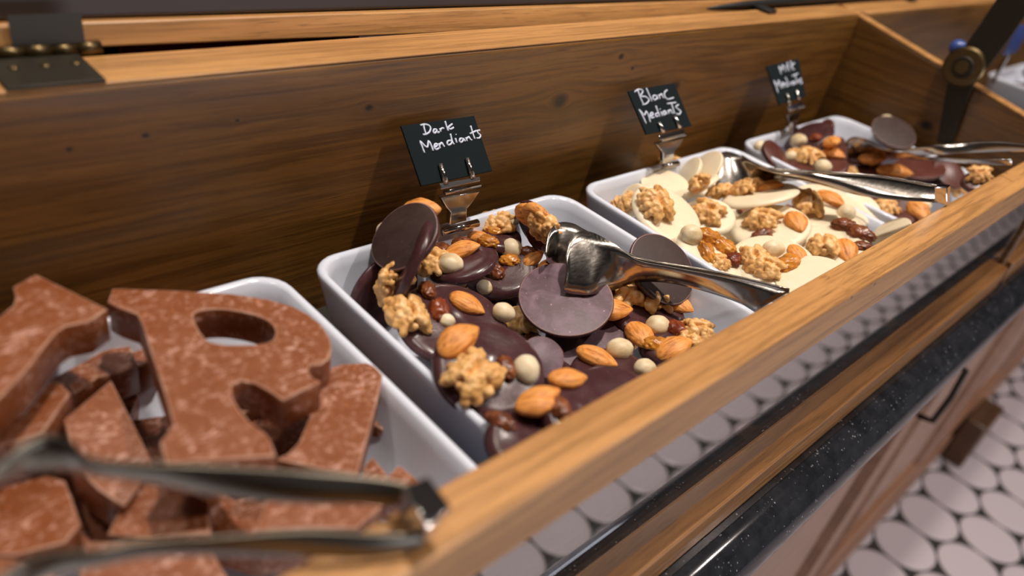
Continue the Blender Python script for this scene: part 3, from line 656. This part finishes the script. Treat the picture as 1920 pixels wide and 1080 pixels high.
def arc(pts, n=4):   # Catmull-Rom through points (closed)
    out = []; N = len(pts)
    for i in range(N):
        p0, p1, p2, p3 = [Vector(pts[(i + k) % N]) for k in (-1, 0, 1, 2)]
        for k in range(n):
            t = k / n; out.append(tuple(.5 * ((2 * p1) + (p2 - p0) * t + (2 * p0 - 5 * p1 + 4 * p2 - p3) * t * t + (3 * p1 - p0 - 3 * p2 + p3) * t ** 3)))
    return out
Rout = [C1(p) for p in ((380, 113), (600, 120), (780, 131), (900, 148), (985, 172), (1040, 200), (1085, 235), (1112, 275), (1120, 315), (1112, 350), (1080, 372), (1045, 372), (1040, 395), (1055, 415), (1084, 428), (1020, 458), (957, 492),
      (905, 458), (860, 433), (812, 425), (782, 440), (785, 480), (808, 520), (850, 572), (895, 600), (915, 630), (932, 678), (560, 705), (540, 632), (562, 605), (584, 568), (560, 480), (520, 360), (478, 230), (462, 200), (400, 178), (364, 158))]
Rhole = arc([C1(p) for p in ((652, 205), (690, 186), (760, 184), (850, 200), (908, 225), (930, 262), (905, 295), (820, 304), (740, 300), (690, 280))], 3)
letter('milk chocolate letter R lying on top of the pile in the left tray', Rout, -.017, hole=Rhole)
letter('milk chocolate letter with notched top lying at the far left of the pile', [C1(p) for p in ((122, 65), (225, 115), (362, 183), (300, 226), (222, 240), (190, 262), (150, 310), (80, 400), (0, 482), (-90, 560), (-200, 560), (-200, 330), (-60, 250), (0, 208), (45, 170), (52, 140), (44, 108))], -.012)
letter('thick bar shaped milk chocolate letter right of the letter R', [C2(p) for p in ((350, 236), (400, 225), (490, 220), (520, 232), (556, 268), (540, 350), (500, 500), (455, 668), (300, 650), (125, 610), (170, 590), (215, 545), (260, 440), (305, 320))], -.030)
letter('milk chocolate letter end below the notched one at far left', [C1(p) for p in ((165, 430), (205, 434), (238, 466), (200, 520), (165, 572), (145, 598), (60, 630), (-60, 660), (-60, 545), (72, 550))], -.034)
letter('milk chocolate letter piece standing between the left letter and the R', [C1(p) for p in ((215, 556), (300, 485), (375, 422), (440, 550), (515, 700), (470, 780), (420, 850), (330, 790), (262, 720))], -.040, tilt=(.1, -.12))
letter('dark shaded milk chocolate letter piece tucked beneath the notched one', [C1(p) for p in ((170, 420), (300, 350), (360, 315), (440, 308), (465, 372), (400, 400), (330, 412), (250, 470), (235, 440))], -.046)
letter('milk chocolate letter foot lying below the arms of the foreground tongs', [C2(p) for p in ((80, 780), (300, 775), (560, 792), (500, 850), (450, 892), (250, 890), (45, 902))], -.030)
letter('small milk chocolate letter tip left of the tray corner, the left tip', [C2(p) for p in ((515, 600), (575, 672), (540, 730), (470, 720), (480, 640))], -.048)
letter('small milk chocolate letter tip left of the tray corner, the right tip', [C2(p) for p in ((622, 634), (705, 700), (660, 760), (540, 745), (575, 680))], -.046)
letter('narrow milk chocolate letter tip behind the bar shaped letter', [C2(p) for p in ((572, 392), (590, 400), (556, 492), (520, 470), (540, 420))], -.050)
letter('milk chocolate letter block with pale scuffed side beneath the tongs arms', [C8(p) for p in ((860, 430), (1195, 480), (1345, 560), (1350, 760), (1180, 770), (960, 790), (690, 770))], -.045, tilt=(-.08, .05))
letter('milk chocolate letter block at the lower left beneath the tongs', [C8(p) for p in ((-100, 500), (300, 390), (420, 420), (520, 700), (420, 820), (100, 900), (-100, 900))], -.048, tilt=(.05, .1))
letter('milk chocolate letter block filling the lower part of the left tray', [C8(p) for p in ((560, 820), (980, 800), (1350, 860), (1500, 1100), (900, 1250), (500, 1100))], -.046)
letter('milk chocolate letter block lying deep under the letter R', [C1(p) for p in ((600, 480), (900, 480), (1080, 560), (1050, 760), (800, 800), (600, 700))], -.056)
letter('milk chocolate letter block at the bottom of the left corner', [C8(p) for p in ((-200, 900), (300, 950), (420, 1150), (0, 1350), (-300, 1200))], -.040)
letter('milk chocolate letter block lying deep under the far left letters', [C1(p) for p in ((-100, 500), (150, 420), (300, 480), (330, 620), (150, 720), (-100, 700))], -.060)

for q_, (u, v, ru, rv, z, lab) in enumerate([
  (262, 640, 46, 60, -.050, 'left of the R'), (190, 560, 60, 34, -.056, 'behind the left letter'), (480, 730, 60, 50, -.050, 'behind the leg of the R'),
  (120, 760, 150, 110, -.066, 'left middle'), (380, 640, 150, 70, -.068, 'back'), (330, 850, 170, 90, -.068, 'centre'), (600, 800, 130, 80, -.066, 'right'), (520, 960, 170, 90, -.060, 'front'), (150, 960, 190, 90, -.062, 'front left'), (560, 720, 90, 70, -.064, 'far right')]):
    rr = random.Random(q_); pts = []
    for k in range(7):
        a = 2 * PI * k / 7 + rr.uniform(-.25, .25); m_ = rr.uniform(.75, 1.1); pts.append((u + ru * m_ * math.cos(a), v + rv * m_ * math.sin(a)))
    letter('half buried milk chocolate letter in the left tray, ' + lab, pts, z)

# ------------------------------------------------------------------ tongs
def strip(bm, top, bot, bulge=.0015, th=.0007, seg=5):
    """solid ribbon of sheet steel between two edges, arched across its width"""
    n = len(top); G = []
    P = [(at(u, v, z=z), at(u2, v2, z=z2)) for (u, v, z), (u2, v2, z2) in zip(top, bot)]
    # resample smoothly
    def cr(L, t):
        i = min(int(t), len(L) - 2); f = t - i; p = [L[max(0, min(len(L) - 1, i + k))] for k in (-1, 0, 1, 2)]
        return .5 * ((2 * p[1]) + (p[2] - p[0]) * f + (2 * p[0] - 5 * p[1] + 4 * p[2] - p[3]) * f * f + (3 * p[1] - p[0] - 3 * p[2] + p[3]) * f ** 3)
    A = [p[0] for p in P]; B = [p[1] for p in P]; M_ = (n - 1) * 5
    rows = []
    for k in range(M_ + 1):
        t = (n - 1) * k / M_; a, b = cr(A, t), cr(B, t); t2 = min(n - 1, t + .2); t1 = max(0, t - .2)
        tan = (cr(A, t2) + cr(B, t2) - cr(A, t1) - cr(B, t1)).normalized(); nn = tan.cross(b - a)
        nn = nn.normalized() if nn.length > 1e-9 else Vector((0, -1, 0))
        if nn.dot(CAM_C - a) < 0: nn = -nn
        wd = (b - a).length; rows.append([(a.lerp(b, s / seg) + nn * min(bulge, wd * .12) * min(1, .009 / max(wd, .001)) * math.sin(PI * s / seg), nn) for s in range(seg + 1)])
    F = [[bm.verts.new(p) for p, _ in r] for r in rows]; K = [[bm.verts.new(p - q * th) for p, q in r] for r in rows]
    for i in range(M_):
        for s in range(seg):
            bm.faces.new((F[i][s], F[i][s + 1], F[i + 1][s + 1], F[i + 1][s])); bm.faces.new((K[i][s], K[i + 1][s], K[i + 1][s + 1], K[i][s + 1]))
        bm.faces.new((F[i][0], F[i + 1][0], K[i + 1][0], K[i][0])); bm.faces.new((F[i][seg], K[i][seg], K[i + 1][seg], F[i + 1][seg]))
    for i in (0, M_):
        for s in range(seg): bm.faces.new((F[i][s], K[i][s], K[i][s + 1], F[i][s + 1]))
def tongs(label, arms, end=None, group='steel serving tongs', mat='steel'):
    c = sum((at(u, v, z=z) for u, v, z in arms[0][0]), Vector()) / len(arms[0][0])
    t = thing('serving_tongs', label, 'tongs', c, group)
    for top, bot, bl in arms:
        bm = bmesh.new(); strip(bm, top, bot, bl); obj('arm', bm, M[mat], t)
    if end:
        bm = bmesh.new(); hexa(bm, [at(u, v, z=z) for u, v, z in end]); o = obj('hinge_end', bm, M['chrome'], t, smooth=False); bevel(o, .0006, 3)
    return t
tongs('polished steel tongs with broad scoops lying across the dark mendiants', [
  ([(1024, 478, -.028), (1030, 438, -.022), (1046, 418, -.020), (1072, 418, -.020), (1100, 432, -.021), (1195, 482, -.022), (1330, 507, -.018), (1480, 543, -.012) ],
   [(1022, 492, -.036), (1038, 500, -.038), (1055, 505, -.038), (1090, 508, -.036), (1130, 512, -.032), (1200, 505, -.030), (1335, 520, -.022), (1480, 552, -.016)], .002),
  ([(1062, 485, -.026), (1070, 450, -.020), (1086, 434, -.017), (1112, 436, -.017), (1150, 456, -.018), (1195, 488, -.020), (1260, 502, -.018), (1360, 521, -.014), (1478, 548, -.010)],
   [(1057, 540, -.037), (1064, 549, -.039), (1082, 552, -.039), (1112, 552, -.038), (1148, 545, -.040), (1195, 530, -.035), (1260, 532, -.030), (1345, 554, -.026), (1420, 582, -.022)], .0035)])
tongs('polished steel tongs lying on the cream mendiants with the end on the rail', [
  ([(1343, 312, -.028), (1347, 294, -.024), (1355, 285, -.022), (1370, 285, -.021), (1390, 293, -.020), (1410, 306, -.018), (1436, 319, -.016), (1472, 326, -.013), (1550, 326, -.008), (1650, 333, -.001), (1735, 348, .004), (1772, 352, .006)],
   [(1342, 335, -.036), (1344, 354, -.040), (1354, 362, -.041), (1374, 359, -.039), (1405, 353, -.035), (1440, 346, -.030), (1485, 339, -.024), (1530, 344, -.019), (1600, 364, -.013), (1680, 374, -.006), (1735, 377, -.001), (1770, 380, .001)], .003),
  ([(1390, 291, -.024), (1410, 304, -.022), (1450, 316, -.020), (1540, 322, -.012), (1650, 330, -.004), (1760, 349, .004)],
   [(1392, 300, -.028), (1415, 312, -.026), (1450, 326, -.024), (1540, 330, -.016), (1650, 340, -.008), (1760, 356, .001)], .001)],
  end=[(1752, 379, .0012), (1776, 386, .0012), (1780, 380, .0012), (1757, 372, .0012), (1752, 351, .0125), (1776, 351, .0125), (1783, 346, .0125), (1759, 344, .0125)])
T3 = lambda L: [(1380 + x / 3.5556, 180 + y / 3.5556, z) for x, y, z in L]
tongs('polished steel tongs reaching from the milk mendiants past the right end', [
  (T3([(735, 330, -.028), (745, 295, -.024), (790, 275, -.020), (870, 292, -.018), (960, 335, -.016), (1060, 368, -.012), (1200, 350, -.004), (1350, 325, .004), (1550, 305, .012), (1750, 302, .020), (1960, 325, .026)]),
   T3([(738, 385, -.034), (750, 415, -.038), (800, 432, -.040), (880, 428, -.038), (960, 428, -.034), (1060, 424, -.028), (1200, 408, -.014), (1350, 392, -.002), (1550, 378, .006), (1750, 372, .014), (1960, 372, .022)]), .003),
  (T3([(1080, 395, -.026), (1200, 405, -.018), (1400, 415, -.006), (1600, 425, .002), (1840, 425, .010)]),
   T3([(1080, 410, -.030), (1200, 425, -.022), (1400, 440, -.010), (1600, 455, -.002), (1840, 462, .006)]), .001)])
cv = lambda L: L
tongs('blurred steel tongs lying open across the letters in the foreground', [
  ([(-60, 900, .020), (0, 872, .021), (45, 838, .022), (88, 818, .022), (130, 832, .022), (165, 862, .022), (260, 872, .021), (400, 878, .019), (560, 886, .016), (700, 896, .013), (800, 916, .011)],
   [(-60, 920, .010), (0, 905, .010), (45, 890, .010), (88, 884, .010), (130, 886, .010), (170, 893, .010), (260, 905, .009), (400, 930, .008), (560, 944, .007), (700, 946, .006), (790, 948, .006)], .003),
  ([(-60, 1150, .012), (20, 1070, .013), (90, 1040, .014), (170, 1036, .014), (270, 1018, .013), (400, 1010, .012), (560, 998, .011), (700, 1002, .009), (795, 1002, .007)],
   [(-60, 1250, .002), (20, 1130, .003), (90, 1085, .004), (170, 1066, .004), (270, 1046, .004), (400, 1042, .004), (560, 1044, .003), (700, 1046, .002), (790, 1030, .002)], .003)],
  end=[(742, 962, .0015), (790, 1030, .0015), (812, 1010, .0015), (770, 940, .0015), (752, 912, .014), (802, 992, .014), (848, 950, .014), (804, 892, .014)], mat='steel_dark_refl')

# ------------------------------------------------------------------ signs
def sign(label, quad, yt, yb, org, sc, strokes, clip, hlabel):
    A, B, Cc, D = at(*quad[0], y=yt), at(*quad[1], y=yt), at(*quad[2], y=yb), at(*quad[3], y=yb)
    n = (B - A).cross(D - A).normalized()
    if n.dot(CAM_C - A) < 0: n = -n
    P = (A + B + Cc + D) / 4
    fl = lambda p: p - n * (p - P).dot(n)
    A, B, Cc, D = map(fl, (A, B, Cc, D)); b = -n * .0011
    t = thing('chalkboard_sign', label, 'sign', P, 'small black name cards clipped to the trays')
    bm = bmesh.new(); hexa(bm, [D, Cc, Cc + b, D + b, A, B, B + b, A + b]); o = obj('card', bm, M['chalkboard'], t, smooth=False); bevel(o, .0002, 2)
    bm = bmesh.new()
    for st in strokes:
        pts = [Vector((org[0] + x / sc, org[1] + y / sc)) for x, y in st]
        if len(pts) == 1: pts = [pts[0], pts[0] + Vector((.8, .8))]
        L = []
        for i in range(len(pts) - 1):
            p = [pts[max(0, min(len(pts) - 1, i + k))] for k in (-1, 0, 1, 2)]
            for k in range(3):
                f = k / 3; q = .5 * ((2 * p[1]) + (p[2] - p[0]) * f + (2 * p[0] - 5 * p[1] + 4 * p[2] - p[3]) * f * f + (3 * p[1] - p[0] - 3 * p[2] + p[3]) * f ** 3); L.append(q)
        L.append(pts[-1]); L3 = [on_plane(q.x, q.y, P, n) + n * .0001 for q in L]
        tube(bm, L3, .00052, 6)
    obj('lettering', bm, M['chalk'], t)
    # clip holder
    h = thing('sign_clip', hlabel, 'sign holder', P, 'steel sign clips on the tray rims')
    o2, s2, Y = clip['org'], clip['sc'], clip['y']
    px = lambda x, y: (o2[0] + x / s2, o2[1] + y / s2)
    for a, b_ in clip['prongs']:
        bm = bmesh.new(); pa, pb = on_plane(*px(*a), P + n * .001, n), on_plane(*px(*b_), P + n * .001, n)
        tube(bm, [pa, pa.lerp(pb, .5) + n * .0003, pb], [.0014, .0014, .0015], 8); obj('prong', bm, M['chrome'], h)
    q = [on_plane(*px(*c_), P + n * .0004, n) for c_ in clip['plate']]
    bm = bmesh.new(); k = n * .0009; hexa(bm, [q[3], q[2], q[2] + k, q[3] + k, q[0], q[1], q[1] + k, q[0] + k]); o = obj('clamp_plate', bm, M['chrome'], h, smooth=False); bevel(o, .0003)
    bm = bmesh.new(); a, b_ = [at(*px(*c_), y=Y) for c_ in clip['hinge']]; tube(bm, [a, b_], .0013, 12); obj('hinge_barrel', bm, M['chrome'], h)
    # flared neck of folded sheet steel
    yy = [Y, Y - .002, Y - .004]
    L = [[at(*px(*c_), y=Y - .001 - .0015 * i) for c_ in row] for i, row in enumerate(clip['neck'])]
    bm = bmesh.new(); bk = Vector((0, .0035, 0)); R = []
    for row in L:
        a, b_ = row; R.append([bm.verts.new(p) for p in (a, b_, b_ + bk, a + bk)])
    for r1, r2 in zip(R, R[1:]):
        for k in range(4): bm.faces.new((r1[k], r1[(k + 1) % 4], r2[(k + 1) % 4], r2[k]))
    bm.faces.new(R[0][::-1]); bm.faces.new(R[-1]); o = obj('neck', bm, M['chrome'], h, smooth=False); bevel(o, .0004)
    bm = bmesh.new(); a, b_ = [at(*px(*c_), z=ZT - .001) for c_ in clip['rod']]; tube(bm, [a, b_], .0022, 14); obj('clamp_rod', bm, M['chrome'], h)
    return t
sign('black chalk card reading Dark Mendiants behind the dark pile', [(752, 236), (889, 217), (924, 320), (790, 349)], .175, .154, (720, 190), 3.858, [
  [(285, 170), (290, 200), (303, 240)], [(262, 175), (290, 167), (322, 175), (336, 197), (325, 225), (300, 240), (280, 240)],
  [(378, 205), (362, 203), (355, 222), (365, 232), (380, 215), (378, 205), (386, 228), (398, 222)], [(402, 197), (410, 222)], [(408, 206), (420, 194), (432, 198)],
  [(440, 145), (452, 185), (463, 215)], [(492, 165), (462, 190), (480, 202), (502, 190)],
  [(292, 375), (275, 330), (260, 290), (290, 320), (313, 332), (320, 287), (340, 320), (354, 360)], [(362, 335), (382, 322), (380, 308), (366, 312), (362, 335), (375, 350), (396, 340)],
  [(395, 305), (405, 342)], [(400, 318), (415, 300), (425, 315), (436, 330)], [(486, 285), (464, 286), (455, 302), (464, 318), (484, 308), (491, 290)], [(479, 236), (488, 275), (496, 300), (506, 312)],
  [(515, 268), (525, 302)], [(517, 240)], [(565, 270), (550, 270), (545, 290), (558, 298), (572, 280), (570, 268), (586, 292)], [(590, 262), (600, 290)], [(597, 272), (612, 258), (622, 275), (634, 282)],
  [(625, 178), (640, 230), (656, 275)], [(620, 236), (668, 213)], [(692, 210), (672, 215), (680, 232), (696, 246), (690, 265), (668, 268)]],
  dict(org=(720, 190), sc=3.858, y=.153, prongs=[((408, 455), (448, 600)), ((602, 412), (642, 560))], plate=[(395, 600), (688, 545), (690, 580), (410, 640)], hinge=[(440, 660), (692, 605)],
       neck=[[(415, 700), (697, 650)], [(455, 770), (640, 730)], [(485, 800), (600, 780)], [(478, 895), (598, 865)]], rod=[(425, 945), (675, 880)]),
  'steel clip with flared neck holding the Dark Mendiants card')
sign('black chalk card reading Blanc Mediants behind the cream pile', [(1178, 170), (1265, 155), (1295, 237), (1213, 252)], .175, .154, (1160, 90), 4.695, [
  [(165, 370), (190, 440), (218, 500)], [(138, 388), (175, 364), (212, 380), (192, 425), (235, 430), (265, 460), (240, 492), (208, 500)], [(240, 355), (265, 410), (292, 472)],
  [(328, 420), (305, 420), (300, 445), (318, 460), (336, 437), (328, 418), (346, 455)], [(350, 412), (362, 450)], [(355, 425), (375, 405), (385, 430), (396, 442)], [(424, 372), (402, 392), (405, 430), (432, 452), (482, 438)],
  [(240, 668), (212, 605), (180, 545), (225, 592), (240, 558), (262, 600), (277, 655)], [(270, 602), (300, 590), (295, 570), (278, 580), (280, 615), (310, 610)], [(346, 575), (325, 580), (325, 605), (345, 600)], [(325, 510), (342, 560), (360, 606)],
  [(370, 562), (382, 600)], [(360, 538)], [(405, 555), (390, 565), (395, 590), (412, 580), (405, 555), (425, 585)], [(430, 548), (442, 580)], [(435, 560), (455, 545), (465, 570), (478, 575)],
  [(425, 492), (502, 480)], [(460, 485), (475, 530), (490, 580)], [(525, 500), (500, 520), (522, 540), (545, 560), (530, 585), (505, 578)]],
  dict(org=(1160, 90), sc=4.695, y=.153, prongs=[((352, 655), (395, 745)), ((490, 600), (540, 705))], plate=[(345, 775), (570, 715), (575, 760), (360, 812)], hinge=[(380, 805), (580, 760)],
       neck=[[(335, 850), (578, 790)], [(375, 900), (540, 860)], [(400, 930), (495, 905)], [(398, 1020), (480, 1000)]], rod=[(385, 1050), (520, 1018)]),
  'steel clip with flared neck holding the Blanc Mediants card')
sign('black chalk card reading Milk Mediants at the back right', [(1437, 124), (1497, 110), (1512, 180), (1461, 197)], .175, .154, (1160, 90), 4.695, [
  [(1430, 232), (1418, 195), (1408, 163), (1436, 197), (1440, 150), (1466, 212)], [(1470, 150), (1485, 205)], [(1480, 125), (1505, 205)], [(1510, 115), (1535, 200)], [(1546, 133), (1515, 165), (1546, 190)],
  [(1402, 397), (1385, 340), (1365, 290), (1400, 332), (1406, 285), (1430, 360)], [(1435, 330), (1455, 318), (1440, 305), (1435, 340), (1455, 345)], [(1480, 310), (1462, 320), (1475, 340), (1490, 330)], [(1465, 258), (1500, 335)], [(1505, 300), (1515, 330)],
  [(1540, 295), (1525, 305), (1530, 325), (1545, 315), (1540, 295), (1555, 320)], [(1560, 290), (1570, 318)], [(1565, 300), (1580, 288), (1590, 312)], [(1525, 247), (1577, 225)], [(1550, 235), (1562, 282)], [(1607, 270), (1590, 285), (1612, 300), (1600, 318)]],
  dict(org=(1160, 90), sc=4.695, y=.153, prongs=[((1478, 400), (1505, 490)), ((1560, 370), (1592, 460))], plate=[(1480, 515), (1615, 478), (1620, 505), (1495, 548)], hinge=[(1500, 548), (1625, 510)],
       neck=[[(1490, 600), (1610, 560)], [(1500, 640), (1590, 610)], [(1510, 660), (1570, 640)], [(1495, 740), (1545, 725)]], rod=[(1470, 745), (1560, 715)]),
  'steel clip holding the Milk Mediants card')

# ------------------------------------------------------------------ contents of the neighbouring box
tray(9, 'white porcelain tray in the neighbouring box at the far right edge', x0=1.035)
for i, (x, y) in enumerate(((1.08, .05), (1.11, .09), (1.15, .04), (1.10, .115), (1.16, .10), (1.165, .12))):
    o = obj('chocolate_slab', None or (lambda bm: (bmesh.ops.create_cube(bm, size=1), bmesh.ops.scale(bm, verts=bm.verts, vec=(.045, .035, .01)), bm)[2])(bmesh.new()), M['dark_top'], smooth=False)
    o.location = (x, y, -.060 + .0035 * i); o.rotation_euler = (random.uniform(-.2, .2), random.uniform(-.2, .2), random.uniform(0, 3)); bevel(o, .002)
    props(o, 'dark chocolate slab in the far right tray of the neighbouring box', 'chocolate', 'dark slabs in the neighbouring tray')
t = thing('blue_sign', 'dark blue name card standing at the far right edge in the neighbouring box', 'sign', at(1905, 75, y=.12))
p = at(1905, 75, y=.12)
box_obj('card', (p.x - .018, p.y, p.z - .016), (p.x + .03, p.y + .0012, p.z + .016), M['blue'], t)
box_obj('post', (p.x, p.y - .001, -.022), (p.x + .006, p.y + .0022, p.z - .0162), M['chrome'], t)
